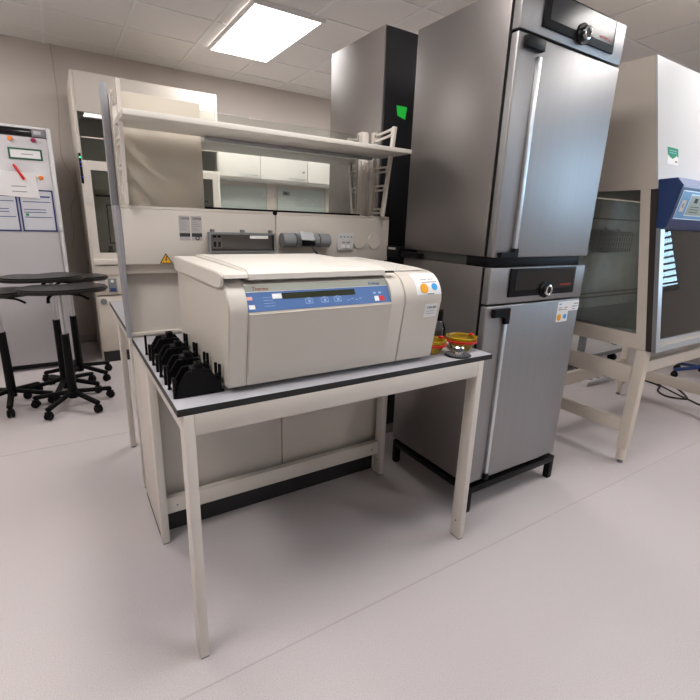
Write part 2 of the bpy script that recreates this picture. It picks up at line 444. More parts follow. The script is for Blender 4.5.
# things fixed on the raceway
for i, (x0, lb) in enumerate(((.439, 'grey printed test notice with black band, nearer the yellow warning triangle'), (.489, 'grey printed test notice with black band and round seal, beside the clear fuse box'))):
    t = thing('printed_notice', lb, 'notice', (x0+.022, 2.0595, 1.355), 0, 'printed notices on the spine')
    obj('sheet', box(NB(), x0, x0+.045, 2.0585, 2.0598, 1.303, 1.405), mat('notice_sheet_%d' % i, (.42, .40, .40), .6), t)
    obj('band', box(NB(), x0+.001, x0+.044, 2.058, 2.0585, 1.319, 1.334), 'ink', t)
    text('heading', 'DEMA', .014, 'ink', t, (x0+.007, 2.0582, 1.389))
    b = NB()
    for k in range(5): box(b, x0+.003, x0+.003+.036*(.6+.4*((k*7) % 3)/2), 2.058, 2.0585, 1.378-k*.008, 1.380-k*.008)
    obj('text_lines', b, 'inkgrey', t)
    if i == 1:
        b = NB(); lathe(b, [(.005, -.0005), (.009, -.0005), (.009, .0005), (.005, .0005), (.005, -.0005)], (x0+.024, 2.0578, 1.313), n=20, axis=(0, 1, 0))
        obj('seal', b, 'ink', t)
t = thing('warning_sign', 'small yellow triangle electrical warning sticker at the left end of the spine', 'warning sign', (.378, 2.0595, 1.205))
def tri(b, cx, cz, s, y0, y1): prism(b, [(cx-s, cz-s*.55), (cx+s, cz-s*.55), (cx, cz+s*1.1)], 'y', y0, y1)
b = NB(); tri(b, .378, 1.222, .026, 2.0586, 2.0598); obj('border', b, 'ink', t)
b = NB(); tri(b, .378, 1.2215, .020, 2.0580, 2.0586); obj('face', b, 'yellowsign', t)
b = NB(); prism(b, [(.380, 1.238), (.373, 1.222), (.378, 1.2225), (.3755, 1.212), (.3835, 1.2265), (.379, 1.226), (.384, 1.238)], 'y', 2.0574, 2.058); obj('lightning_bolt', b, 'ink', t)

t = thing('fuse_box', 'shallow grey transparent fuse box with white label on the spine', 'fuse box', (.706, 2.05, 1.258))
b = NB(); box(b, .556, .858, 2.045, 2.0597, 1.258, 1.337, .002); obj('back_box', b, mat('mid_grey_plastic', (.42, .40, .39), .5), t)
b = NB(); frame_rect(b, .553, .861, 1.254, 1.341, .009, 2.018, 2.045); obj('cover_frame', b, 'greysock', t)
obj('cover', box(NB(), .561, .853, 2.018, 2.021, 1.262, 1.333), 'acrylic', t)
b = NB()
for xx in (.580, .600): box(b, xx-.007, xx+.007, 2.03, 2.045, 1.318, 1.327)
for xx in (.580, .600): box(b, xx-.005, xx+.005, 2.03, 2.045, 1.278, 1.300)
objs('breaker_switch', b, 'black', t); obj('breaker_block', box(NB(), .568, .612, 2.036, 2.045, 1.270, 1.330), 'white', t)
obj('paper_strip', box(NB(), .735, .822, 2.0165, 2.018, 1.316, 1.329), 'label', t)
b = NB()
for xx in (.575, .71, .845): box(b, xx-.007, xx+.007, 2.03, 2.0597, 1.341, 1.353, .002)
objs('hinge', b, 'greypl', t)

t = thing('socket_strip', 'grey triple socket strip of round barrels above the centrifuge', 'socket', (1.03, 2.05, 1.31))
obj('core_tube', cyl(NB(), (.90, 2.026, 1.31), (1.14, 2.026, 1.31), .0235, n=28), 'black', t)
for k, (a, c) in enumerate(((.893, .957), (.964, 1.082), (1.088, 1.146))):
    b = NB(); cyl(b, (a, 2.026, 1.31), (c, 2.026, 1.31), .033, n=36); obj('socket_barrel', b, 'greysock', t)
t = thing('power_plug', 'black plug with grey cover plugged into the middle of the socket strip, cable hanging', 'plug', (1.01, 1.99, 1.30))
b = NB(); box(b, .985, 1.045, 1.965, 2.0, 1.285, 1.318, .006); obj('plug_body', b, 'black', t)
b = NB(); bar(b, (.965, 1.970, 1.334), (1.035, 1.970, 1.330), .050, .006, up=(0, -1, .9), bev=.001); obj('flap', b, mat('pale_grey_flap', (.38, .39, .40), .4), t, 'light grey hinged flap')
b = NB(); tube(b, [(1.02, 1.97, 1.288), (1.028, 1.955, 1.27), (1.045, 1.95, 1.25), (1.06, 1.98, 1.20), (1.06, 2.03, 1.10), (1.06, 2.05, .93), (1.06, 2.03, .8955)], .0045); obj('cable', b, 'cable', t)

t = thing('switch_plate', 'white rectangular plate of small switches and ports on the spine', 'switch plate', (1.264, 2.058, 1.262))
obj('plate', box(NB(), 1.215, 1.312, 2.048, 2.0597, 1.262, 1.346, .003), 'white', t)
b = NB()
for k in range(4): box(b, 1.228+k*.021, 1.238+k*.021, 2.046, 2.048, 1.325, 1.332)
for k in range(2): box(b, 1.240+k*.028, 1.26+k*.028, 2.046, 2.048, 1.298, 1.304)
objs('port', b, 'inkgrey', t)
b = NB()
for k in range(2): box(b, 1.236+k*.030, 1.260+k*.030, 2.0455, 2.048, 1.270, 1.288, .001)
objs('rocker', b, 'paper', t)
b = NB(); cyl(b, (0, 0, 0), (0, -.006, 0), .039, n=40)
t = thing('round_cover', 'round cream blanking cover beside the white switch plate', 'cover plate', (1.352, 2.0595, 1.307), 0, 'round covers on the spine')
obj('disc', b, 'warm', t, local=True)
b = NB()
for k in range(-3, 4): box(b, -.028, .028, -.0072, -.006, k*.009-.0012, k*.009+.0012)
obj('grille', b, 'cream', t, local=True)
c = copy_tree(t); c.location.x = 1.449; tag(c, 'round cream blanking cover closest to the black cabinet', 'cover plate', 'round covers on the spine')

# ------------------------------------------------------------------ centrifuge
cf = thing('centrifuge', 'large cream benchtop centrifuge with blue control panel on the lab table', 'centrifuge', (.78, 1.55, ZT))
ZB = .906
def arc(cy, cz, ry, rz, a0, a1, n):
    return [(cy+ry*math.cos(math.radians(a0+(a1-a0)*i/n)), cz+rz*math.sin(math.radians(a0+(a1-a0)*i/n))) for i in range(n+1)]
round_prof = [(1.270, ZB), (1.262, ZB+.004)] + [(1.227, 1.135)] + arc(1.325, 1.135, .098, .100, 172, 95, 12) + [(1.40, 1.238), (1.86, 1.238), (1.865, ZB)]
b = NB(); prism(b, round_prof, 'x', .380, .437, .003); obj('left_cheek', b, 'ivory', cf)
b = NB(); prism(b, round_prof, 'x', 1.008, 1.188, .006, seg=3); rck = obj('right_cheek', b, 'ivory', cf)
cprof = [(1.270, ZB), (1.262, ZB+.004), (1.227, 1.135), (1.2288, 1.1405), (1.274, 1.216), (1.30, 1.222), (1.865, 1.222), (1.865, ZB)]
b = NB(); prism(b, cprof, 'x', .4372, 1.0072); obj('body', b, 'ivory', cf)
b = NB(); prism(b, [(1.2272, 1.138)] + arc(1.325, 1.135, .0975, .0995, 172, 95, 12)[1:] + [(1.40, 1.2375), (1.40, 1.138)], 'x', .951, 1.0068); obj('panel_cheek', b, 'ivory', cf)
pan = ((1.2290, 1.1410), (1.2735, 1.2155)); PD = (.0445, .0745); PL = math.hypot(*PD); SK = 1.29
def slab(b, x0, x1, s0, s1, off0, off1, line):
    """slab lying on an inclined face given by line ((y,z),(y,z)); s in metres along it"""
    if line is pan: s0 *= SK; s1 *= SK
    (y0, z0), (y1, z1) = line; L = math.hypot(y1-y0, z1-z0); dy, dz = (y1-y0)/L, (z1-z0)/L; ny, nz = -dz, dy
    pts = [(y0+dy*s+ny*o, z0+dz*s+nz*o) for s, o in ((s0, off0), (s1, off0), (s1, off1), (s0, off1))]
    prism(b, pts, 'x', x0, x1)
    return b
lowL = ((1.262, ZB+.004), (1.227, 1.135))
b = NB(); slab(b, .4405, .950,   .030, .229, 0, .0028, lowL); obj('front_panel', b, 'ivory', cf)
def pp(x, s, o):   # point on the inclined control panel
    dy, dz = PD[0]/PL, PD[1]/PL; s *= SK
    return (x, pan[0][0]+dy*s-dz*o, pan[0][1]+dz*s+dy*o)
b = NB(); slab(b, .4375, .950, .001, .0475, 0, .0016, pan); cp = obj('control_panel', b, 'bluepanel', cf, 'blue control panel overlay')
b = NB(); slab(b, .4375, .950, .0485, .066, 0, .0012, pan); obj('title_strip', b, 'palepanel', cf, 'grey-green title strip')
b = NB(); slab(b, .4375, .950, .0472, .0487, 0, .0022, pan); obj('silver_line', b, 'satin', cf)
b = NB(); slab(b, .552, .812, .0275, .0425, .0016, .0024, pan); obj('display', b, 'lcd', cp)
b = NB(); slab(b, .520, .550, .0295, .0415, .0016, .0022, pan); obj('white_label', b, 'label', cp)
b = NB(); slab(b, .438, .457, .029, .037, .0016, .0022, pan); obj('pink_label', b, mat('pink_label', (.75, .40, .36), .6), cp)
b = NB(); slab(b, .442, .460, .007, .017, .0016, .0022, pan); obj('white_label', b, 'label', cp)
b = NB(); slab(b, .906, .924, .006, .0195, .0016, .0026, pan); obj('stop_button', b, 'red', cp)
b = NB(); slab(b, .884, .901, .006, .0195, .0016, .0026, pan); obj('start_button', b, 'label', cp)
b = NB()
for xx in (.884, .906): slab(b, xx, xx+.010, .026, .031, .0016, .002, pan)
for x0 in (.625, .680, .728):
    for (a0, a1, s0, s1) in ((0, .026, .012, .0135), (0, .026, .023, .0245), (0, .0015, .012, .024), (.0245, .026, .012, .024), (.007, .019, .0265, .028), (.010, .018, .0155, .0205)):
        slab(b, x0+a0, x0+a1, s0, s1, .0016, .002, pan)
for k in range(4): slab(b, .490, .523, .012+k*.007, .0128+k*.007, .0016, .002, pan)
for k in range(4): slab(b, .775+k*.016, .785+k*.016, .013+(k % 2)*.003, .0145+(k % 2)*.003, .0016, .002, pan)
obj('key_outlines', b, 'paleblue', cp)
dirx = (1, 0, 0); upp = (0, PD[0]/PL, PD[1]/PL)
text('brand_lettering', 'Thermo', .0155, 'redtext', cf, pp(.462, .0520, .0016), dirx, upp)
text('model_lettering', 'Multifuge', .0125, 'inkblue', cf, pp(.874, .0525, .0016), dirx, upp)
# lid: raised left rail and the wide domed lid
lidp = [(1.270, 1.230), (1.272, 1.246), (1.282, 1.254), (1.30, 1.259), (1.55, 1.264), (1.80, 1.264), (1.868, 1.258), (1.872, 1.236), (1.84, 1.226), (1.28, 1.226)]
b = NB(); prism(b, lidp, 'x', .450, .952, .006, seg=3); lid = obj('lid', b, 'ivory_lit', cf)
b = NB(); prism(b, [(1.252, 1.242), (1.256, 1.248), (1.30, 1.252), (1.87, 1.252), (1.874, 1.205), (1.845, 1.20), (1.30, 1.205), (1.268, 1.214), (1.262, 1.236)], 'x', .372, .3795, .002)
prism(b, [(1.252, 1.238), (1.256, 1.248), (1.30, 1.252), (1.87, 1.252), (1.874, 1.239), (1.27, 1.2385)], 'x', .3795, .447)
obj('lid_rail', b, 'ivory_lit', cf)
b = NB(); prism(b, [(1.31, 1.2375), (1.38, 1.2425), (1.55, 1.247), (1.80, 1.248), (1.868, 1.240), (1.865, 1.2375)], 'x', .956, 1.172, .004); obj('top_cover', b, 'ivory_lit', cf)
obj('latch_notch', box(NB(), .9535, .985, 1.268, 1.282, 1.2365, 1.2425), 'brownseal', cf)
b = NB()
for xx in (.43, 1.12):
    for yy in (1.34, 1.80): cyl(b, (xx, yy, ZT), (xx, yy, ZB), .022)
objs('rubber_foot', b, 'black', cf)
obj('base_plate', box(NB(), .40, 1.16, 1.30, 1.85, ZB-.006, ZB), 'greypl', cf)
# stickers on the right cheek
def curve_patch(b, x0, x1, s0, s1, off, prof):
    """thin patch following profile points (y,z) between arclengths s0..s1"""
    acc = 0; pts = []
    for (p, q) in zip(prof, prof[1:]):
        L = math.hypot(q[0]-p[0], q[1]-p[1])
        n = 4
        for k in range(n):
            s = acc+L*k/n
            if s0 <= s <= s1: pts.append((p[0]+(q[0]-p[0])*k/n, p[1]+(q[1]-p[1])*k/n, (q[1]-p[1])/L, -(q[0]-p[0])/L))
        acc += L
    o = [(y-off*a, z-off*c) for y, z, a, c in pts]; i_ = [(y, z) for y, z, a, c in pts]
    prism(b, i_+o[::-1], 'x', x0, x1)
prof = round_prof[2:]    # from the belly upward
b = NB(); curve_patch(b, 1.066, 1.182, .020, .118, .0008, prof); st = obj('sticker', b, 'label', cf, 'white inspection sticker with an orange and a blue dot')
yb = 1.2262
def face_pt(z):   # y of the curved face at height z
    t = math.asin(max(-1, min(1, (z-1.135)/.100))); return 1.325-.098*math.cos(t)
def dot(b, x, z, r):
    y = face_pt(z)-.0012; t = math.asin((z-1.135)/.100); ax = (0, -math.cos(t), math.sin(t)*.98)
    cyl(b, (x, y, z), (x+ax[0]*.0006, y+ax[1]*.0006, z+ax[2]*.0006), r, n=24)
b = NB(); dot(b, 1.103, 1.180, .0185); obj('orange_dot', b, 'dotorange', st)
b = NB(); dot(b, 1.153, 1.184, .0135); obj('blue_dot', b, 'dotblue', st)
b = NB()
for z, x0, x1 in ((1.2215, 1.088, 1.110), ): pass
for z, x0, x1 in ((1.209, 1.100, 1.128), (1.209, 1.134, 1.158), (1.200, 1.100, 1.170), (1.160, 1.115, 1.146)):
    bar(b, (x0, face_pt(z)-.0014, z), (x1, face_pt(z)-.0014, z), .0008, .003)
obj('sticker_print', b, 'inkgrey', st)
b = NB(); bar(b, (1.087, face_pt(1.2235)-.0012, 1.2235), (1.112, face_pt(1.2235)-.0012, 1.2235), .0006, .003); obj('sticker_logo', b, 'dotblue', st)
inc = ((1.262, ZB+.004), (1.227, 1.135))
b = NB(); slab(b, 1.108, 1.168, .165, .215, 0, .0008, inc); st2 = obj('sticker', b, 'label', cf, 'small white inventory sticker')
IL = math.hypot(.035, .225); upi = (0, -.035/IL, .225/IL)
def ip(x, s, o): return (x, 1.262-.035/IL*s-.225/IL*o, ZB+.004+.225/IL*s-.035/IL*o)
text('inventory_code', 'CEN-003', .012, 'ink', st2, ip(1.118, .198, .0012), dirx, upi)
b = NB()
for k in range(2): slab(b, 1.116, 1.158, .178+k*.009, .1795+k*.009, .0008, .0012, inc)
obj('sticker_print', b, 'inkgrey', st2)

# ------------------------------------------------------------------ rotor bucket carriers beside the centrifuge
def make_bucket():
    t = thing('rotor_bucket', '', 'rotor bucket', (0, 0, 0))
    b = NB(); box(b, -.060, .060, .002, .098, .004, .014, .002); obj('tray', b, 'black', t, local=True)
    plate = [(-.062, .004), (-.064, .030), (-.034, .078), (.032, .078), (.060, .036), (.064, .022), (.060, .004)]
    for y in (0, .058):
        b = NB(); prism(b, plate, 'y', y, y+.010, .0018); obj('pivot_plate', b, 'black', t, local=True)
    b = NB(); box(b, -.018, .020, .010, .058, .045, .082, .003); b2 = NB(); box(b2, .060, .068, .012, .056, .004, .050, .002); box(b2, -.068, -.060, .012, .056, .004, .052, .002); objs('side_plate', b2, 'black', t, local=True); b2 = NB(); cyl(b2, (-.0695, .034, .030), (-.068, .034, .030), .013, n=20); obj('side_ring', b2, 'steeldark', t, local=True); hub = obj('pivot_block', b, 'black', t, local=True)
    b = NB(); box(b, -.006, .016, .012, .020, .078, .098, .002); box(b, -.006, .000, .020, .032, .078, .098, .001); box(b, .010, .016, .020, .032, .078, .098, .001); box(b, -.006, .016, .032, .038, .078, .098, .001); obj('pivot_lug', b, 'black', t, local=True)
    for x, y, h in ((-.070, .006, .060), (-.070, .082, .078), (.064, .010, .086), (.064, .050, .080)):
        b = NB(); box(b, x-.0035, x+.0045, y, y+.009, .002, h, .0015); obj('guide_pin', b, 'black', t, local=True)
    b = NB(); box(b, -.074, .074, .004, .012, .0, .006, .001); box(b, -.074, .074, .088, .096, .0, .006, .001); objs('base_rail', b, 'black', t, local=True)
    return t
bk = make_bucket()
for i, (y, lb) in enumerate(((1.288, 'black rotor bucket closest to the front edge of the table, its whole front plate showing'),
                             (1.420, 'black rotor bucket second from the table front edge'),
                             (1.560, 'black rotor bucket second from the spine end of the row'),
                             (1.705, 'black rotor bucket at the spine end of the row, nearest the back panel'))):
    o = bk if i == 0 else copy_tree(bk)
    o.location = (.303, y, ZT+.0005); tag(o, lb, 'rotor bucket', 'rotor buckets beside the centrifuge')

# ------------------------------------------------------------------ amber bucket caps, rotor knob, bottle
def cap(x, y, lb):
    t = thing('bucket_cap', lb, 'cap', (x, y, ZT+.0005), 0, 'amber rotor caps')
    b = NB(); lathe(b, [(0, 0), (.040, 0), (.044, .004), (.058, .030), (.064, .048), (.060, .050), (.054, .031), (.040, .008), (0, .006)], (0, 0, 0), 40)
    obj('bowl', b, 'yellowglass', t, local=True)
    b = NB(); lathe(b, [(.0605, .032), (.067, .033), (.068, .041), (.0640, .043), (.0605, .032)], (0, 0, 0), 40)
    obj('seal_ring', b, 'red', t, 'red clamp ring', local=True)
    b = NB(); lathe(b, [(.055, .050), (.066, .050), (.067, .056), (.058, .057), (.055, .050)], (0, 0, 0), 40)
    obj('rim', b, 'yellowglass', t, local=True)
    b = NB(); box(b, .050, .068, -.009, .009, .052, .062, .002); obj('latch', b, 'red', t, local=True)
    return t
cap(1.425, 1.335, 'amber transparent cap with red ring in full view at the table corner')
cap(1.262, 1.352, 'amber transparent cap with red ring half hidden behind the centrifuge')
t = thing('rotor_disc', 'silver knob on a black ribbed disc at the right front corner of the table', 'rotor lid', (1.335, 1.262, ZT+.0005))
b = NB(); lathe(b, [(0, 0), (.052, 0), (.055, .003), (.052, .006), (.02, .008), (0, .008)], (0, 0, 0), 40)
obj('disc', b, 'black', t, local=True)
b = NB()
for k in range(28):
    a = 2*PI*k/28; bar(b, (.024*math.cos(a), .024*math.sin(a), .0082), (.051*math.cos(a), .051*math.sin(a), .0068), .002, .0015)
obj('ribs', b, 'greysock', t, local=True)
b = NB(); lathe(b, [(0, .008), (.020, .008), (.018, .018), (.024, .030), (.026, .036), (.022, .040), (0, .040)], (0, 0, 0), 16)
obj('knob', b, 'chrome', t, 'silver metal knob', local=True)
t = thing('spray_bottle', 'dark bottle with black cap standing behind the centrifuge near the amber caps', 'bottle', (1.418, 1.475, ZT+.0005))
b = NB(); lathe(b, [(0, 0), (.030, 0), (.032, .004), (.032, .07), (.018, .095), (.014, .10), (0, .10)], (0, 0, 0), 32)
obj('bottle_body', b, 'glassdark', t, local=True)
b = NB(); lathe(b, [(0, .098), (.018, .098), (.018, .145), (.014, .150), (0, .150)], (0, 0, 0), 24); obj('cap', b, 'black', t, local=True)

# ------------------------------------------------------------------ steel ovens
OX0, OX1, OYF, OYB = 1.575, 2.285, 1.345, 1.95
st_ = thing('oven_stand', 'low black square-tube stand under the steel ovens', 'stand', (1.93, 1.65, 0))
b = NB()
for y in (1.338, OYB-.035): box(b, OX0+.008, OX1+.006, y, y+.035, .105, .140, .002)
for x in (OX0+.008, OX1-.029): box(b, x, x+.035, 1.373, OYB-.035, .105, .140, .002)
obj('stand_frame', b, 'black', st_)
b = NB(); box(b, OX0+.03, OX1-.03, OYF+.045, OYB-.01, .140, .163); obj('spacer', b, 'black', st_)
for x in (OX0+.008, OX1-.029):
    for y in (1.338, OYB-.035):
        l = obj('leg', box(NB(), x, x+.035, y, y+.035, .006, .105, .002), 'black', st_)
        obj('foot_pad', box(NB(), x+.002, x+.033, y+.002, y+.033, 0, .006), 'black', l)
def oven(label, z0, hdoor, hpan, lower):
    t = thing('drying_oven', label, 'oven', (1.93, 1.65, z0))
    z1 = z0+hdoor; z2 = z1+.006+hpan
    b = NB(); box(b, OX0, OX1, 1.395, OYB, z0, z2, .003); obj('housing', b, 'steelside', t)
    obj('door_gasket', box(NB(), OX0+.004, OX1-.004, 1.382, 1.395, z0+.003, z2-.003), 'black', t)
    b = NB(); box(b, OX0, OX1, OYF, 1.382, z0, z1, .007, 3)
    d = obj('door', b, 'steel', t)
    b = NB(); box(b, OX0, OX1, OYF, 1.382, z1+.008, z2, .004); p_ = obj('panel', b, 'steel', t)
    hx = 1.690
    hb = NB()
    za, zb = (z0+.035, z0+hdoor-.07)
    box(hb, hx, hx+.020, OYF-.016, OYF-.0005, za, zb, .002)
    h = obj('handle', hb, 'satin', d, 'pale vertical bar handle')
    b = NB()
    if lower:
        prism(b, [(1.606, z1-.012), (1.606, z1-.050), (1.672, z1-.050), (1.686, z1-.058), (1.688, z1-.085), (1.716, z1-.085), (1.716, z1-.012)], 'y', OYF-.022, OYF-.0005, .003)
        box(b, 1.686, 1.714, OYF-.020, OYF-.0005, z0+.004, z0+.034, .003)
    else:
        prism(b, [(1.600, z0+.002), (1.716, z0+.002), (1.716, z0+.040), (1.688, z0+.040), (1.682, z0+.024), (1.600, z0+.022)], 'y', OYF-.022, OYF-.0005, .003)
        box(b, 1.606, 1.716, OYF-.022, OYF-.0005, z1-.052, z1-.012, .003)
    objs('handle_bracket', b, 'black', h)
    if lower:
        b = NB(); box(b, 1.728, 1.742, OYF-.001, OYF, z1-.045, z1-.026); obj('orange_mark', b, 'orange', d)
    dz0, dz1 = z1+.036, z2-.004
    dp = obj('display', box(NB(), 1.70, 2.195, OYF-.010, OYF, dz0, dz1, .003), 'black', p_)
    obj('display_glass', box(NB(), 1.735, 2.18, OYF-.0115, OYF-.010, dz0+.03, dz1-.008), 'blackgloss', dp)
    b = NB(); lathe(b, [(0, 0), (.040, 0), (.040, .006), (0, .006)], (1.955, OYF-.0105, z1+.062), 36, axis=(0, -1, 0)); obj('dial_base', b, 'black', dp)
    b = NB(); lathe(b, [(.018, 0), (.024, .001), (.026, .010), (.025, .022), (.019, .024), (.016, .020), (.016, 0)], (1.955, OYF-.016, z1+.062), 36, axis=(0, -1, 0)); k = obj('dial', b, 'chrome', dp)
    b = NB(); lathe(b, [(0, 0), (.017, 0), (.017, .019), (0, .020)], (1.955, OYF-.016, z1+.062), 28, axis=(0, -1, 0)); obj('dial_cap', b, 'black', k)
    text('brand_lettering', 'memmert', .022, mat('red_logo_print', (.45, .04, .02), .4), dp, (2.072, OYF-.0118, dz0+.040))  # plain red lettering without emission
    return t, d
low, dlow = oven('lower steel drying oven with black display and chrome dial, standing on the black stand', .163, .897, .164, True)
up, dup_ = oven('upper steel drying oven stacked on top, door with pale vertical bar handle', 1.275, .852, .164, False)
sf = thing('spacer_frame', 'black spacer frame between the upper and the lower steel oven', 'spacer', (1.93, 1.65, 1.23))
b = NB(); box(b, OX0+.006, OX1-.02, 1.372, 1.50, 1.2305, 1.2745, .002); box(b, OX0+.05, OX1-.03, 1.50, OYB, 1.234, 1.2745)
obj('front_bar', b, 'black', sf)
b = NB(); box(b, OX0+.012, OX0+.049, 1.505, 1.86, 1.2315, 1.2745, .001); obj('side_strip', b, mat('dark_metal_strip', (.05, .05, .046), .35), sf, 'dark metal side strip')
b = NB(); box(b, OX0-.03, OX0+.011, 1.80, 1.94, 1.2355, 1.262, .003); box(b, OX0-.04, OX0+.005, 1.951, 2.055, 1.225, 1.285, .004); obj('rear_bracket', b, 'black', sf)
b = NB(); box(b, OX0-.045, OX0-.040, 1.975, 2.035, 1.268, 1.279); obj('metal_tab', b, 'satin', sf)
# stickers on lower door
b = NB(); prism(b, [(2.102, .945), (2.196, .945), (2.196, .998), (2.281, .998), (2.281, 1.050), (2.102, 1.050)], 'y', OYF-.0008, OYF-.0001)
s_ = obj('inspection_sticker', b, 'label', low, 'white L-shaped inspection sticker with an orange and a blue dot')
b = NB(); cyl(b, (2.125, OYF-.0014, .968), (2.125, OYF-.0008, .968), .018, n=24); obj('orange_dot', b, 'dotorange', s_)
b = NB(); cyl(b, (2.172, OYF-.0014, .971), (2.172, OYF-.0008, .971), .013, n=24); obj('blue_dot', b, 'dotblue', s_)
b = NB()
for z, x0, x1 in ((1.018, 2.115, 2.14), (1.018, 2.16, 2.185), (1.008, 2.112, 2.15), (1.008, 2.155, 2.180), (1.034, 2.235, 2.275), (1.020, 2.225, 2.27), (1.006, 2.23, 2.25)):
    box(b, x0, x1, OYF-.0013, OYF-.0008, z-.0022, z+.0022)
obj('sticker_print', b, 'inkgrey', s_)
obj('sticker_logo', box(NB(), 2.112, 2.130, OYF-.0013, OYF-.0008, 1.034, 1.040), 'dotblue', s_)

# ------------------------------------------------------------------ tall cabinets behind the ovens
t = thing('tall_cabinet', 'tall cabinet with grey-brown side and black front in the gap behind the steel ovens', 'cabinet', (1.9, 2.55, 0))
obj('carcass', box(NB(), 1.602, 2.28, 2.262, 2.835, 0, 2.42, .003), 'greycab', t)
obj('door', box(NB(), 1.606, 2.276, 2.243, 2.2615, .08, 2.41, .003), 'tallblack', t, 'black door')
b = NB(); prism(b, [(1.69, 2.04), (1.765, 2.04), (1.755, 1.975), (1.70, 1.99)], 'y', 2.2415, 2.2428); obj('green_reflection', b, 'exitgreen', t, 'small glowing patch, reflection of a green sign')  # glowing patch on the black door, painted as an exit sign's reflection

# ------------------------------------------------------------------ biological safety cabinet and its stand
BX0, BX1, BYB = 2.82, 4.12, 1.95
ss = thing('cabinet_stand', 'cream open-frame stand with rails under the safety cabinet', 'stand', (3.47, 1.6, 0))
for x in (BX0, BX1-.055):
    for y in (1.203, 1.875):
        l = obj('leg', box(NB(), x, x+.055, y, y+.060, .10, .735, .004), 'beige_metal', ss)
        b = NB(); cyl(b, (x+.0275, y+.030, .025), (x+.0275, y+.030, .10), .0272, n=24); obj('leg_sleeve', b, 'beige_metal', l)
        b = NB(); cyl(b, (x+.0275, y+.030, 0), (x+.0275, y+.030, .025), .017, n=20); obj('adjustable_foot', b, 'greypl', l)
b = NB()
for x in (BX0+.008, BX1-.05):
    for z0, z1 in ((.52, .625), (.20, .283)): box(b, x, x+.04, 1.267, 1.88, z0, z1, .003)
objs('side_rail', b, 'beige_metal', ss)
b = NB(); box(b, BX0+.055, BX1-.055, 1.885, 1.925, .235, .335, .003); box(b, BX0+.055, BX1-.055, 1.22, 1.26, .59, .66, .003)
objs('cross_rail', b, 'beige_metal', ss)

sc = thing('safety_cabinet', 'large cream biological safety cabinet with glass sash and navy control console', 'safety cabinet', (3.47, 1.6, .736))
WIN = [(1.281, .826), (1.415, 1.632), (1.86, 1.632), (1.86, .826)]
def side_panel(x0, x1):
    b = NB()
    prism(b, [(1.213, .737), (BYB, .737), (BYB, .826), (1.228, .826)], 'x', x0, x1)            # bottom
    prism(b, [(1.228, .826), (1.281, .826), (1.415, 1.632), (1.362, 1.632)], 'x', x0, x1)      # front post
    prism(b, [(1.86, .826), (BYB, .826), (BYB, 1.632), (1.86, 1.632)], 'x', x0, x1)            # back post
    return b
for x0, x1 in ((BX0, BX0+.03), (BX1-.03, BX1)):
    s_ = obj('side_panel', side_panel(x0, x1), 'beige_metal', sc)
    b = NB(); prism(b, WIN, 'x', x0+.012, x0+.018); obj('side_window', b, 'glassgrey', s_, 'dark glass side window')
b = NB(); prism(b, [(1.334, 1.633), (1.475, 2.32), (BYB, 2.32), (BYB, 1.633)], 'x', BX0, BX1, .002); obj('upper_housing', b, 'beige_metal', sc)
b = NB(); prism(b, [(1.3335, 1.636), (1.473, 2.315), (1.465, 2.317), (1.3255, 1.638)], 'x', BX0+.001, BX1-.001); obj('front_cover', b, 'white', sc, 'white front cover')
b = NB(); box(b, BX0+.031, BX1-.031, 1.905, 1.92, .84, 1.62); obj('back_wall', b, 'steeldark', sc)
b = NB(); box(b, BX0+.031, BX1-.031, 1.225, 1.905, .80, .84, .003); obj('work_surface', b, 'steeldark', sc)
b = NB(); tube(b, [(BX0+.04, 1.85, .93), (BX1-.04, 1.85, .93)], .006, sub=1); tube(b, [(BX0+.04, 1.85, .96), (BX1-.04, 1.85, .96)], .006, sub=1); tube(b, [(BX0+.04, 1.72, 1.48), (BX1-.04, 1.72, 1.48)], .004, sub=1); obj('rod', b, 'steel', sc)
objs('brown_seal', (lambda b: (prism(b, [(1.183, .737), (1.2125, .737), (1.3615, 1.632), (1.3615, 1.634), (1.322, 1.634)], 'x', BX0+.001, BX0+.02), prism(b, [(1.183, .737), (1.2125, .737), (1.3615, 1.632), (1.3615, 1.634), (1.322, 1.634)], 'x', BX1-.02, BX1-.001), b)[2])(NB()), 'brownseal', sc)
# sliding sash: sloped aluminium frame with a pane
Q0, Q1 = (1.157, .740), (1.272, 1.45)
sl = math.hypot(Q1[0]-Q0[0], Q1[1]-Q0[1]); dy, dz = (Q1[0]-Q0[0])/sl, (Q1[1]-Q0[1])/sl; ny, nz = -dz, dy
def srect(b, x0, x1, s0, s1, o0, o1):
    prism(b, [(Q0[0]+dy*s+ny*o, Q0[1]+dz*s+nz*o) for s, o in ((s0, o0), (s1, o0), (s1, o1), (s0, o1))], 'x', x0, x1)
b = NB(); srect(b, BX0, BX0+.045, 0, sl, -.024, 0); srect(b, BX1-.045, BX1, 0, sl, -.024, 0); srect(b, BX0+.045, BX1-.045, 0, .030, -.024, 0); srect(b, BX0+.045, BX1-.045, .058, .072, -.024, -.004)
sash = obj('sash_frame', b, 'satin', sc, 'brushed aluminium sash frame')
b = NB(); srect(b, BX0+.045, BX1-.045, .030, .058, -.020, -.008); obj('sash_grip', b, 'cream', sash)
b = NB(); srect(b, BX0+.045, BX1-.045, .072, sl, -.015, -.009); obj('sash_pane', b, 'glassgrey', sash, 'smoked sash glass')
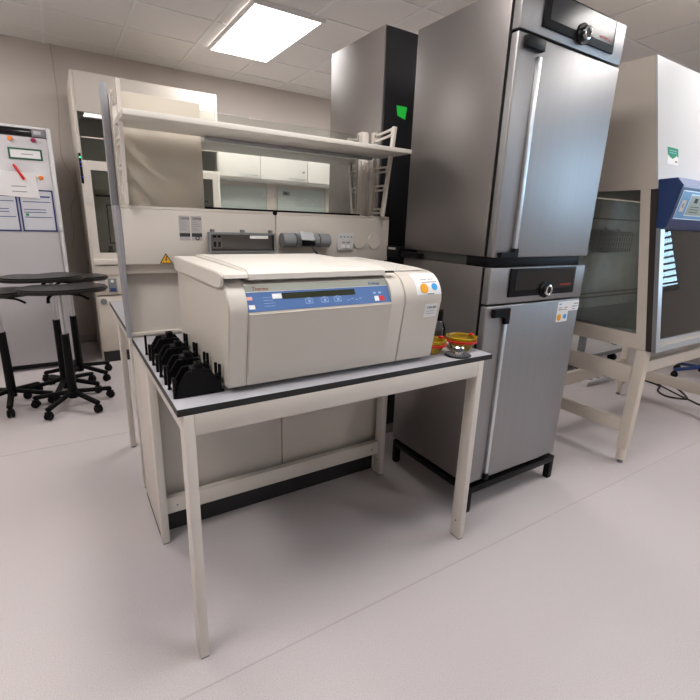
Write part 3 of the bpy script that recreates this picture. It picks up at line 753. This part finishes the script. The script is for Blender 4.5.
# console
b = NB(); prism(b, [(1.330, 1.683), (1.240, 1.688), (1.205, 1.650), (1.242, 1.445), (1.262, 1.423), (1.296, 1.423), (1.318, 1.60), (1.332, 1.683)], 'x', BX0-.004, BX1+.004, .005)
con = obj('console', b, 'navy', sc, 'navy blue control console')
b = NB(); prism(b, [(1.2385, 1.6895), (1.2035, 1.651), (1.2035, 1.640), (1.2395, 1.6835)], 'x', BX0+.004, BX1-.004); prism(b, [(1.331, 1.6838), (1.2385, 1.6895), (1.2385, 1.691), (1.331, 1.6855)], 'x', BX0+.004, BX1-.004); obj('console_top', b, 'navylight', con, 'pale lilac-blue top edge')
K = ((1.242, 1.445), (1.205, 1.650))
def kslab(b, x0, x1, s0, s1, o0, o1):
    L = math.hypot(.037, .205); ky, kz = -.037/L, .205/L; ny_, nz_ = -kz, ky
    prism(b, [(1.242+ky*s+ny_*o, 1.445+kz*s+nz_*o) for s, o in ((s0, o0), (s1, o0), (s1, o1), (s0, o1))], 'x', x0, x1)
b = NB(); kslab(b, 2.850, 3.75, .035, .185, 0, .0015); obj('overlay_border', b, 'satin', con)
b = NB(); kslab(b, 2.856, 3.744, .040, .180, .0015, .0022); ov = obj('overlay', b, 'skyblue', con, 'sky blue keypad overlay')
b = NB(); kslab(b, 2.952, 3.50, .055, .170, .0022, .0035); obj('screen_border', b, 'satin', ov)
b = NB(); kslab(b, 2.960, 3.49, .061, .164, .0035, .0045); scr = obj('screen', b, 'lcdgrey', ov, 'grey-green screen')
b = NB(); kslab(b, 3.01, 3.05, .125, .150, .0045, .005)
for k in range(3): kslab(b, 2.99, 3.10, .075+k*.014, .078+k*.014, .0045, .005)
obj('screen_text', b, 'ink', scr)
b = NB(); kslab(b, 2.876, 2.925, .075, .135, .0022, .003); kl = obj('key_label', b, mat('pinkish_label', (.62, .55, .50), .6), ov)
b = NB(); kslab(b, 2.893, 2.908, .095, .118, .003, .0034); obj('key_symbol', b, 'inkgrey', kl)
# green and white sticker on the white cover
def cov(z, o): return 1.3255+(z-1.638)*(.1395/.679)-o
def csheet(b, pts, o0, o1):
    v0 = [b.verts.new((x, cov(z, o0), z)) for x, z in pts]; v1 = [b.verts.new((x, cov(z, o1), z)) for x, z in pts]
    b.faces.new(v0); b.faces.new(v1[::-1])
    for i in range(len(pts)):
        j = (i+1) % len(pts); b.faces.new((v0[j], v0[i], v1[i], v1[j]))
    return b
rc4 = lambda x0, x1, z0, z1: [(x0, z0), (x1, z0), (x1, z1), (x0, z1)]
sk = obj('maker_sticker', csheet(NB(), rc4(2.925, 3.055, 1.775, 1.868), .0005, .0012), 'label', sc, 'green and white sticker')
obj('green_wave', csheet(NB(), [(2.927, 1.866), (3.053, 1.866), (3.053, 1.818), (3.032, 1.826), (3.010, 1.815), (2.985, 1.806), (2.955, 1.815), (2.927, 1.828)], .0012, .0018), 'green', sk)
b = NB()
for k in range(2): csheet(b, rc4(2.945, 3.03, 1.848-k*.012, 1.851-k*.012), .0018, .0022)
obj('sticker_print', b, 'paleblue', sk)
obj('red_print', csheet(NB(), rc4(3.015, 3.04, 1.790, 1.797), .0012, .0018), 'redtext', sk)
# wire tube rack hanging inside
t = thing('wire_rack', 'white wire test tube rack hanging inside the safety cabinet', 'rack', (3.48, 1.83, 1.26))
b = NB()
for z in (1.26, 1.295, 1.33, 1.365, 1.40):
    for y in (1.80, 1.87): tube(b, [(3.30, y, z), (3.60, y, z)], .0042, n=6, sub=1)
for k in range(10):
    x = 3.30+k*.0333
    for y in (1.80, 1.87): tube(b, [(x, y, 1.26), (x, y, 1.40)], .0042, n=6, sub=1)
    tube(b, [(x, 1.80, 1.26), (x, 1.87, 1.26)], .003, n=6, sub=1)
obj('grid', b, 'white', t)
b = NB(); tube(b, [(3.40, 1.87, 1.40), (3.40, 1.903, 1.43)], .003, n=6, sub=1); tube(b, [(3.56, 1.87, 1.40), (3.56, 1.903, 1.43)], .003, n=6, sub=1); obj('hook', b, 'white', t)

# ------------------------------------------------------------------ floor items behind / under the safety cabinet
t = thing('power_cable', 'black cable looping on the floor beyond the safety cabinet legs', 'cable', (4.5, 1.7, 0))
b = NB(); tube(b, [(4.75, 2.10, .009), (4.70, 1.93, .009), (4.66, 1.82, .009), (4.50, 1.76, .009), (4.42, 1.66, .009), (4.46, 1.57, .009), (4.54, 1.54, .009), (4.72, 1.68, .009), (4.80, 1.80, .009), (4.68, 1.84, .020), (4.52, 1.62, .024), (4.50, 1.50, .009), (4.45, 1.36, .009), (4.60, 1.20, .009), (5.2, 1.0, .009)], .008)
obj('cord', b, 'cable', t)
t = thing('power_strip', 'white power strip lying on the floor behind the safety cabinet legs', 'power strip', (4.3, 2.18, 0))
b = NB(); box(b, 4.02, 4.62, 2.15, 2.22, 0, .045, .004); obj('housing', b, 'white', t)
b = NB()
for k in range(4): cyl(b, (4.12+k*.12, 2.185, .045), (4.12+k*.12, 2.185, .047), .02, n=16)
objs('socket', b, 'greypl', t)
t = thing('low_trolley', 'low white-topped trolley with grey posts behind the safety cabinet', 'trolley', (4.6, 2.75, 0))
obj('deck', box(NB(), 3.95, 5.2, 2.45, 3.15, .13, .19, .003), 'white', t)
obj('deck_edge', box(NB(), 3.95, 5.2, 2.442, 2.4495, .125, .165), 'greysock', t)
for x, y in ((4.0, 2.5), (4.45, 2.5), (5.1, 2.5), (4.0, 3.05), (5.1, 3.05)):
    l = obj('post', box(NB(), x, x+.055, y, y+.055, .19, .80, .003), 'greypl', t)
    b = NB(); cyl(b, (x+.01, y+.03, .045), (x+.045, y+.03, .045), .045, n=24); box(b, x+.008, x+.047, y+.01, y+.05, .045, .13, .003); obj('caster', b, 'black', t)
obj('upper_deck', box(NB(), 3.95, 5.2, 2.45, 3.15, .80, .83, .003), 'white', t)
t = thing('bench_unit', 'white closed cupboard unit against the far wall behind the safety cabinet', 'cupboard', (5.1, 4.2, 0))
obj('carcass', box(NB(), 4.75, 5.9, 3.6, 4.3, .08, .86, .003), 'whitecab', t)
obj('plinth', box(NB(), 4.78, 5.88, 3.65, 4.28, 0, .08), 'plinth', t)
for k in range(2): 
    d = obj('door', box(NB(), 4.755+k*.573, 4.755+k*.573+.567, 3.582, 3.599, .1, .85, .003), 'whitecab', t)
    obj('handle', box(NB(), 4.95+k*.573, 5.10+k*.573, 3.56, 3.582, .78, .79), 'satin', d)
obj('top', box(NB(), 4.74, 5.92, 3.57, 4.32, .86, .89, .003), 'worktop', t)

# blue stool
def star_base(t, r, cr=.022, ang=0., hub=.075, m='black'):
    for k in range(5):
        a = ang+2*PI*k/5; d = Vector((math.cos(a), math.sin(a), 0))
        b = NB(); bar(b, d*.02+Vector((0, 0, .115)), d*(r+.01)+Vector((0, 0, .076)), .038, .028, bev=.007)
        arm = obj('base_arm', b, m, t, local=True)
        b = NB(); c = d*r; s = Vector((-d.y, d.x, 0))
        cyl(b, c+Vector((0, 0, .05)), c+Vector((0, 0, .075)), .009, n=12)
        for q in (-1, 1):
            lathe(b, [(0, -.010), (.020, -.010), (.028, -.004), (.028, .004), (.020, .010), (0, .010)], tuple(c+s*q*.013+Vector((0, 0, .028))), 20, axis=tuple(s))
        box(b, c.x-.020, c.x+.020, c.y-.020, c.y+.020, .030, .062, .008)
        obj('caster', b, m, arm, local=True)
def make_stool(zs, seatmat, chrome_top, black_top):
    t = thing('lab_stool', '', 'stool', (0, 0, 0))
    star_base(t, .258)
    b = NB(); cyl(b, (0, 0, .07), (0, 0, black_top), .031, .026, n=28); obj('column', b, 'black', t, local=True)
    b = NB(); cyl(b, (0, 0, black_top), (0, 0, zs-.03), .0165, n=24)
    obj('gas_lift', b, 'satin', t, 'silver gas lift', local=True)
    # crescent / saddle seat, notch at the back
    out = []
    N = 48
    for i in range(N):
        a = 2*PI*i/N
        r = .215+.045*math.cos(a*1.0)**2
        k = math.exp(-((a-PI/2)/.42)**2)
        r -= .075*k
        r += .018*math.exp(-((a-PI/2-.62)/.22)**2)+.018*math.exp(-((a-PI/2+.62)/.22)**2)
        out.append((r*math.cos(a)*1.08, r*math.sin(a)*.92))
    b = NB(); prism(b, out, 'z', zs-.026, zs+.008, .011, seg=4); obj('seat', b, seatmat, t, 'black crescent seat' if seatmat == 'blackseat' else None, local=True)
    b = NB(); box(b, -.06, .06, -.05, .05, zs-.045, zs-.026, .004); tube(b, [(.05, -.03, zs-.042), (.12, -.05, zs-.055), (.17, -.06, zs-.085)], .008); tube(b, [(-.05, -.03, zs-.042), (-.075, -.06, zs-.06), (-.08, -.075, zs-.09)], .011)
    obj('seat_mechanism', b, 'black', t, local=True)
    return t
s0 = make_stool(.892, 'blackseat', .8, .56)
s1 = make_stool(.935, 'blackseat', .8, .60); s2 = make_stool(.852, 'blackseat', .8, .56)
spots = [((-.04, 3.76, 0), -.98, 'black crescent-seat lab stool closest to the camera in the cluster of three', .15, .03, s0),
         ((-.086, 4.11, 0), .716, 'black crescent-seat lab stool in the middle of the cluster of three', .30, -.045, s1),
         ((.03, 4.43, 0), .50, 'black crescent-seat lab stool at the rear of the cluster, nearest the fume hood switches', -.25, .02, s0),
         ((-.425, 3.985, 0), -PI/2, 'black crescent-seat lab stool apart from the cluster, cut off by the picture edge', .1, -.03, s2)]
used = set()
for loc, base_rot, lb, seat_rot, dx, src in spots:
    o = copy_tree(src) if src.name in used else src
    used.add(src.name)
    o.location = loc
    tag(o, lb, 'stool', 'black crescent stools')
    o.rotation_euler = (0, 0, base_rot)
    for ch in o.children:
        if ch.name.startswith('seat'):
            ch.rotation_euler = (0, 0, -base_rot+seat_rot)
            if not ch.name.startswith('seat_m'): ch.location = Matrix.Rotation(-base_rot, 3, 'Z') @ Vector((dx, 0, 0))
t = make_stool(.60, 'blackseat', .40, .36); t.location = (5.35, 1.75, 0)
for ch in t.children:
    if ch.name.startswith('base_arm'):
        ch.data = ch.data.copy(); ch.data.materials[0] = M['bluegreyseat']
tag(t, 'stool with blue star base standing far behind the safety cabinet', 'stool')

# ------------------------------------------------------------------ white freezer with notices
FX0, FX1, FY = -.545, .050, 4.84
fz = thing('freezer', 'tall white upright freezer with dark display strip, used as a notice board', 'freezer', (-.25, 5.1, 0))
obj('cabinet', box(NB(), FX0+.002, FX1-.002, FY+.055, 5.50, .05, 2.075, .006), 'white', fz)
obj('base', box(NB(), FX0+.03, FX1-.03, FY+.08, 5.47, 0, .05), 'plinth', fz)
fd = obj('door', box(NB(), FX0, FX1-.035, FY, FY+.050, .06, 1.99, .006), 'whiteboard', fz, 'white enamel door')
b = NB(); box(b, FX1-.034, FX1, FY+.004, FY+.052, .06, 2.07, .004); obj('edge_strip', b, 'white', fz)
b = NB(); box(b, FX1-.026, FX1-.010, FY-.012, FY+.003, .80, 1.24, .004); box(b, FX1-.028, FX1-.006, FY-.02, FY+.003, 1.24, 1.29, .004); box(b, FX1-.028, FX1-.006, FY-.02, FY+.003, .86, .93, .004); obj('handle', b, 'white', fz)
obj('display_strip', box(NB(), FX0, -.085, FY-.002, FY+.05, 1.995, 2.05, .003), 'blackgloss', fz, 'black display strip')
cl = obj('control_cap', box(NB(), -.084, FX1-.036, FY-.002, FY+.05, 1.995, 2.05, .003), 'greypl', fz)
obj('cap_label', box(NB(), -.07, -.02, FY-.003, FY-.002, 2.015, 2.04), 'whiteboard', cl)
b = NB(); box(b, FX0, FX1-.036, FY, FY+.05, 2.052, 2.072, .003); obj('top_trim', b, 'white', fz)
obj('foot', box(NB(), FX0+.02, FX0+.06, FY+.01, FY+.05, 0, .05), 'plinth', fz)
text('model_lettering', 'Liebherr', .018, 'inkgrey', fd, (-.078, FY-.0005, 1.952))
def on_door(name, label, cat, bm, m, z, group=None):
    return tag(obj(name, bm, m), label, cat, group)
yd = FY-.0006
for x, z, mm, lb in ((-.235, 1.966, 'orange', 'orange round magnet near the dark display strip of the freezer'), (-.078, 1.968, 'magenta', 'dark pink round magnet beside the freezer lettering'), (-.062, 1.678, 'orange', 'orange round magnet at the corner of the loose white paper')):
    b = NB(); lathe(b, [(0, -.012), (.014, -.012), (.018, -.008), (.018, 0), (0, 0)], (x, yd, z), 24, axis=(0, 1, 0))
    tag(obj('magnet', b, mm), lb, 'magnet', 'round magnets on the freezer')
t = thing('framed_sign', 'small green-framed white sign on the freezer door', 'sign', (-.145, yd, 1.83))
b = NB(); frame_rect(b, -.262, -.030, 1.812, 1.900, .013, yd-.003, yd); obj('frame', b, 'greenframe', t)
obj('sheet', box(NB(), -.250, -.042, yd-.0015, yd-.0002, 1.824, 1.888), 'paper', t)
obj('text_line', box(NB(), -.175, -.095, yd-.002, yd-.0015, 1.852, 1.858), 'inkgrey', t)
t = thing('paper_sheet', 'loose white paper with two printed lines on the freezer door, red pen across it', 'paper', (-.22, yd, 1.53))
b = NB()
prism(b, [(-.45, 1.528), (-.088, 1.508), (-.100, 1.708), (-.46, 1.722)], 'y', yd-.006, yd-.005); obj('sheet', b, 'paper', t)
b = NB()
for z in (1.597, 1.556): box(b, -.275, -.175, yd-.0066, yd-.006, z, z+.006)
obj('text_lines', b, 'inkgrey', t)
t = thing('marker_pen', 'red pen stuck slantwise on the white paper', 'pen', (-.21, yd-.012, 1.72))
b = NB(); cyl(b, (-.235, yd-.015, 1.762), (-.180, yd-.015, 1.655), .0115, n=16); obj('barrel', b, 'red', t)
b = NB(); cyl(b, (-.239, yd-.015, 1.770), (-.235, yd-.015, 1.762), .007, n=16); obj('tip', b, 'red', t)
for i, (x0, x1, lb) in enumerate(((-.240, .006, 'navy-framed form nearer the freezer handle side'), (-.500, -.252, 'navy-framed form partly cut off by the picture edge'))):
    t = thing('framed_form', lb, 'notice', ((x0+x1)/2, yd, 1.245), 0, 'navy-framed forms on the freezer')
    z0, z1 = 1.238, 1.580
    b = NB(); frame_rect(b, x0, x1, z0, z1, .011, yd-.0035, yd); obj('frame', b, 'navyframe', t)
    obj('sheet', box(NB(), x0+.011, x1-.011, yd-.0015, yd-.0002, z0+.011, z1-.011), mat('form_paper_%d' % i, (.60, .61, .66), .5), t)
    b = NB()
    for z, w in ((1.518, 1), (1.478, 1), (1.415, .8), (1.392, .8), (1.352, 1)):
        box(b, x0+.025, x0+.025+(x1-x0-.05)*w, yd-.0021, yd-.0015, z, z+.006+(.006 if z > 1.51 else 0))
    obj('form_lines', b, 'inkblue', t)
    obj('green_tick', box(NB(), x0+.035, x0+.055, yd-.0021, yd-.0015, 1.365, 1.385), 'green', t)

# hanging wire on wall
t = thing('hanging_cable', 'thin beige cable hanging in the gap between freezer and fume hood', 'cable', (.12, 5.6, 1.0))
b = NB(); tube(b, [(.15, 5.70, 2.94), (.16, 5.70, 2.5), (.13, 5.69, 2.1), (.135, 5.68, 1.9), (.20, 5.66, 1.75), (.215, 5.66, 1.6), (.15, 5.65, 1.45), (.155, 5.65, 1.25), (.12, 5.66, 1.05)], .005, sub=6); obj('cord', b, 'hose', t)

# ------------------------------------------------------------------ fume hood
HX0, HX1, HY = .238, 1.462, 4.84
fh = thing('fume_hood', 'cream fume hood with dark glass sash and status lights beyond the empty table', 'fume hood', (.85, 5.2, 0))
b = NB()
box(b, HX0, HX0+.03, HY+.04, 5.65, 0, 2.55, .003); box(b, HX1-.03, HX1, HY+.04, 5.65, 0, 2.55, .003)
box(b, HX0+.03, HX1-.03, 5.60, 5.65, 0, 2.55); box(b, HX0+.03, HX1-.03, HY+.05, 5.60, 2.30, 2.55)
obj('carcass', b, 'warm', fh)
for x0, x1, x2, x3 in ((HX0, HX0+.055, HX0, HX0+.022), (HX1-.055, HX1, HX1-.022, HX1)):
    b = NB(); box(b, x0, x1, HY, HY+.05, .85, 1.851, .003); box(b, x2, x3, HY, HY+.05, 1.851, 2.55, .003); obj('side_post', b, 'cream_metal', fh)
b = NB(); box(b, HX0+.031, HX1-.031, 5.585, 5.60, .9, 2.3); obj('inner_back', b, 'hoodback', fh)
obj('top_fascia', box(NB(), HX0+.023, HX1-.023, HY+.004, HY+.04, 2.24, 2.55, .003), 'cream_metal', fh)
obj('upper_pane', box(NB(), HX0+.023, HX1-.023, HY+.020, HY+.026, 1.850, 2.24), 'glassgrey', fh)
obj('glass_shelf_line', box(NB(), HX0+.023, HX1-.023, HY+.012, HY+.019, 2.035, 2.045), 'warm', fh)
b = NB(); box(b, HX0+.056, HX1-.056, HY-.002, HY+.03, 1.79, 1.850, .003); frame_rect(b, HX0+.02, HX1-.02, 1.0, 1.828, .055, HY-.004, HY+.022)
sa = obj('sash_frame', b, 'cream_metal', fh)
obj('sash_pane', box(NB(), HX0+.076, HX1-.076, HY+.006, HY+.012, 1.056, 1.775), 'glassgrey', sa)
b = NB(); box(b, HX0+.10, HX1-.10, HY+.10, HY+.115, 1.555, 1.572); frame_rect(b, .42, 1.34, 1.13, 1.49, .010, HY+.16, HY+.17); obj('inner_rail', b, 'black', fh)
b = NB(); box(b, HX0+.02, HX1-.02, HY-.035, HY+.03, .945, .998, .008); obj('sash_handle', b, 'cream_metal', sa)
obj('work_surface', box(NB(), HX0+.031, HX1-.031, HY+.03, 5.585, .88, .94), 'warm', fh)
obj('sill', box(NB(), HX0+.03, HX1-.03, HY-.01, HY+.03, .85, .935, .004), 'cream_metal', fh)
obj('service_fascia', box(NB(), HX0, HX1, HY+.002, HY+.04, .66, .849, .003), 'warm', fh)
for k in range(3):
    d = obj('cupboard_door', box(NB(), HX0+.012+k*.402, HX0+.012+k*.402+.396, HY-.002, HY+.018, .11, .645, .002), 'warm', fh)
    b = NB(); lathe(b, [(0, 0), (.010, 0), (.028, .008), (.028, .014), (0, .016)], (HX0+.06+k*.402, HY-.002, .60), 24, axis=(0, -1, 0)); obj('knob', b, 'greysock', d)
obj('cupboard_body', box(NB(), HX0+.031, HX1-.031, HY+.02, 5.58, .10, .65), 'warm', fh)
obj('plinth', box(NB(), HX0+.012, HX1-.01, HY+.002, HY+.039, 0, .10), 'plinth', fh)
sk = obj('socket', box(NB(), .268, .330, HY-.004, HY+.002, .695, .805, .003), mat('pale_grey_plastic', (.42, .40, .39), .5), fh)
b = NB(); cyl(b, (.298, HY-.008, .728), (.298, HY-.004, .728), .014, n=20); obj('red_button', b, 'redtext', sk)
cp_ = obj('control_box', box(NB(), .352, .425, HY-.010, HY+.002, .685, .815, .004), 'greysock', fh)
b = NB(); cyl(b, (.388, HY-.013, .790), (.388, HY-.010, .790), .014, n=20); obj('white_key', b, 'label', cp_)
obj('blue_key', box(NB(), .365, .412, HY-.012, HY-.010, .695, .725, .001), 'inkblue', cp_)
ls = obj('status_strip', box(NB(), HX0-.004, HX0+.014, HY-.006, HY, 1.655, 1.905, .001), 'black', fh)
b = NB(); cyl(b, (HX0+.006, HY-.0075, 1.870), (HX0+.006, HY-.006, 1.870), .007, n=16); obj('green_light', b, 'ledgreen', ls)
b = NB()
for z in (1.83, 1.795, 1.71): cyl(b, (HX0+.006, HY-.0075, z), (HX0+.006, HY-.006, z), .0035, n=16)
obj('blue_light', b, 'ledblue', ls)
b = NB(); prism(b, [(HX0+.002, 1.50), (HX0+.022, 1.49), (HX0+.016, 1.55), (HX0+.004, 1.57)], 'y', HY-.03, HY); obj('tap_handle', b, 'white', fh)
t = thing('handwash_bottle', 'small dark bottle inside the fume hood behind the lower glass', 'bottle', (.425, 5.05, .9402))
b = NB(); lathe(b, [(0, 0), (.034, 0), (.034, .10), (.018, .135), (.018, .165), (0, .165)], (0, 0, 0), 24); obj('bottle_body', b, 'brownseal', t, local=True)

# ------------------------------------------------------------------ wall cupboards beyond the glass
cx = 1.50; wl = ['closest to the fume hood', 'second from the fume hood', 'third from the fume hood', 'farthest from the fume hood']
for k in range(4):
    t = thing('wall_cupboard', 'white overhead wall cupboard with bar handle, ' + wl[k], 'cupboard', (cx+.30, 5.57, 1.86), 0, 'white wall cupboards')
    w = .62
    obj('carcass', box(NB(), cx, cx+w-.003, 5.42, 5.7495, 1.862, 2.19, .002), 'whitecab', t)
    d = obj('door', box(NB(), cx+.002, cx+w-.005, 5.40, 5.4195, 1.865, 2.187, .003), 'whitecab', t)
    b = NB(); cyl(b, (cx+.36, 5.378, 1.90), (cx+.58, 5.378, 1.90), .005, n=10)
    for xx in (.37, .57): cyl(b, (cx+xx, 5.378, 1.90), (cx+xx, 5.40, 1.90), .004, n=8)
    obj('handle', b, 'satin', d)
    if k == 1:
        b = NB(); cyl(b, (cx+.565, 5.39, 1.98), (cx+.565, 5.40, 1.98), .012, n=16); obj('lock', b, 'greysock', d)
    cx += w
b = NB(); box(b, 1.50, 3.97, 5.425, 5.745, 1.846, 1.860); tag(obj('cupboard_pelmet', b, 'whitecab'), 'thin white light pelmet under the overhead wall cupboards', 'pelmet')
cx = 1.50
for k in range(3):
    x0 = 1.62+k*.86
    t = thing('splash_panel', 'pale green glass wall panel ' + ['beside the fume hood', 'in the middle under the cupboards', 'farthest from the fume hood'][k], 'wall panel', (x0+.3, 5.74, .95), 0, 'pale green wall panels')
    obj('glass', box(NB(), x0, x0+.70, 5.735, 5.7495, .9005, 1.80, .002), 'teal', t)
    obj('edge_profile', box(NB(), x0+.702, x0+.82, 5.725, 5.7495, .9005, 1.845, .002), 'warm', t)
t = thing('wall_thermostat', 'small dark box on the wall under the far cupboards', 'thermostat', (2.62, 5.72, 1.70))
b = NB(); box(b, 2.545, 2.64, 5.705, 5.7245, 1.715, 1.765, .003); obj('case', b, 'greysock', t)
obj('window', box(NB(), 2.56, 2.60, 5.7035, 5.705, 1.73, 1.75), 'black', t)
t = thing('wall_bench', 'cream worktop bench under the white wall cupboards', 'bench', (2.7, 5.4, 0))
obj('top', box(NB(), 1.50, 3.97, 5.05, 5.7495, .87, .90, .002), 'worktop', t)
obj('carcass', box(NB(), 1.50, 3.97, 5.12, 5.72, .10, .87), 'warm', t)
obj('plinth', box(NB(), 1.52, 3.95, 5.16, 5.70, 0, .10), 'plinth', t)
for k in range(4): obj('door', box(NB(), 1.505+k*.617, 1.505+k*.617+.611, 5.10, 5.1195, .12, .86, .002), 'cream', t)

# ------------------------------------------------------------------ camera
P = (5.69896606e-01, 2.75080314e-01, 3.45488775e-02)
a, b_, c = P
fwd = Vector((math.sin(a)*math.cos(b_), math.cos(a)*math.cos(b_), -math.sin(b_)))
right = Vector((math.cos(a), -math.sin(a), 0)); upv = right.cross(fwd)
r = right*math.cos(c)+upv*math.sin(c); u = -right*math.sin(c)+upv*math.cos(c)
cam = bpy.data.objects.new('camera', bpy.data.cameras.new('camera')); COL.objects.link(cam)
mt = Matrix((r, u, -fwd)).transposed().to_4x4(); mt.translation = (0, 0, 1.4); cam.matrix_world = mt
cam.data.sensor_width = 36; cam.data.lens = 450.76/700*36; cam.data.clip_start = .02; cam.data.clip_end = 100
C.camera = cam

# ------------------------------------------------------------------ sky outside the windows
w = bpy.data.worlds.new('world'); C.world = w; w.use_nodes = True
bg = w.node_tree.nodes['Background']; bg.inputs['Color'].default_value = (.52, .74, 1.0, 1); bg.inputs['Strength'].default_value = 9.
C.view_settings.view_transform = 'Standard'; C.view_settings.look = 'None'; C.view_settings.gamma = 1
C.view_settings.exposure = 0.28; C.view_settings.use_curve_mapping = False
C.cycles.use_denoising = True
C.cycles.max_bounces = 10; C.cycles.transparent_max_bounces = 12; C.cycles.caustics_refractive = False; C.cycles.caustics_reflective = False
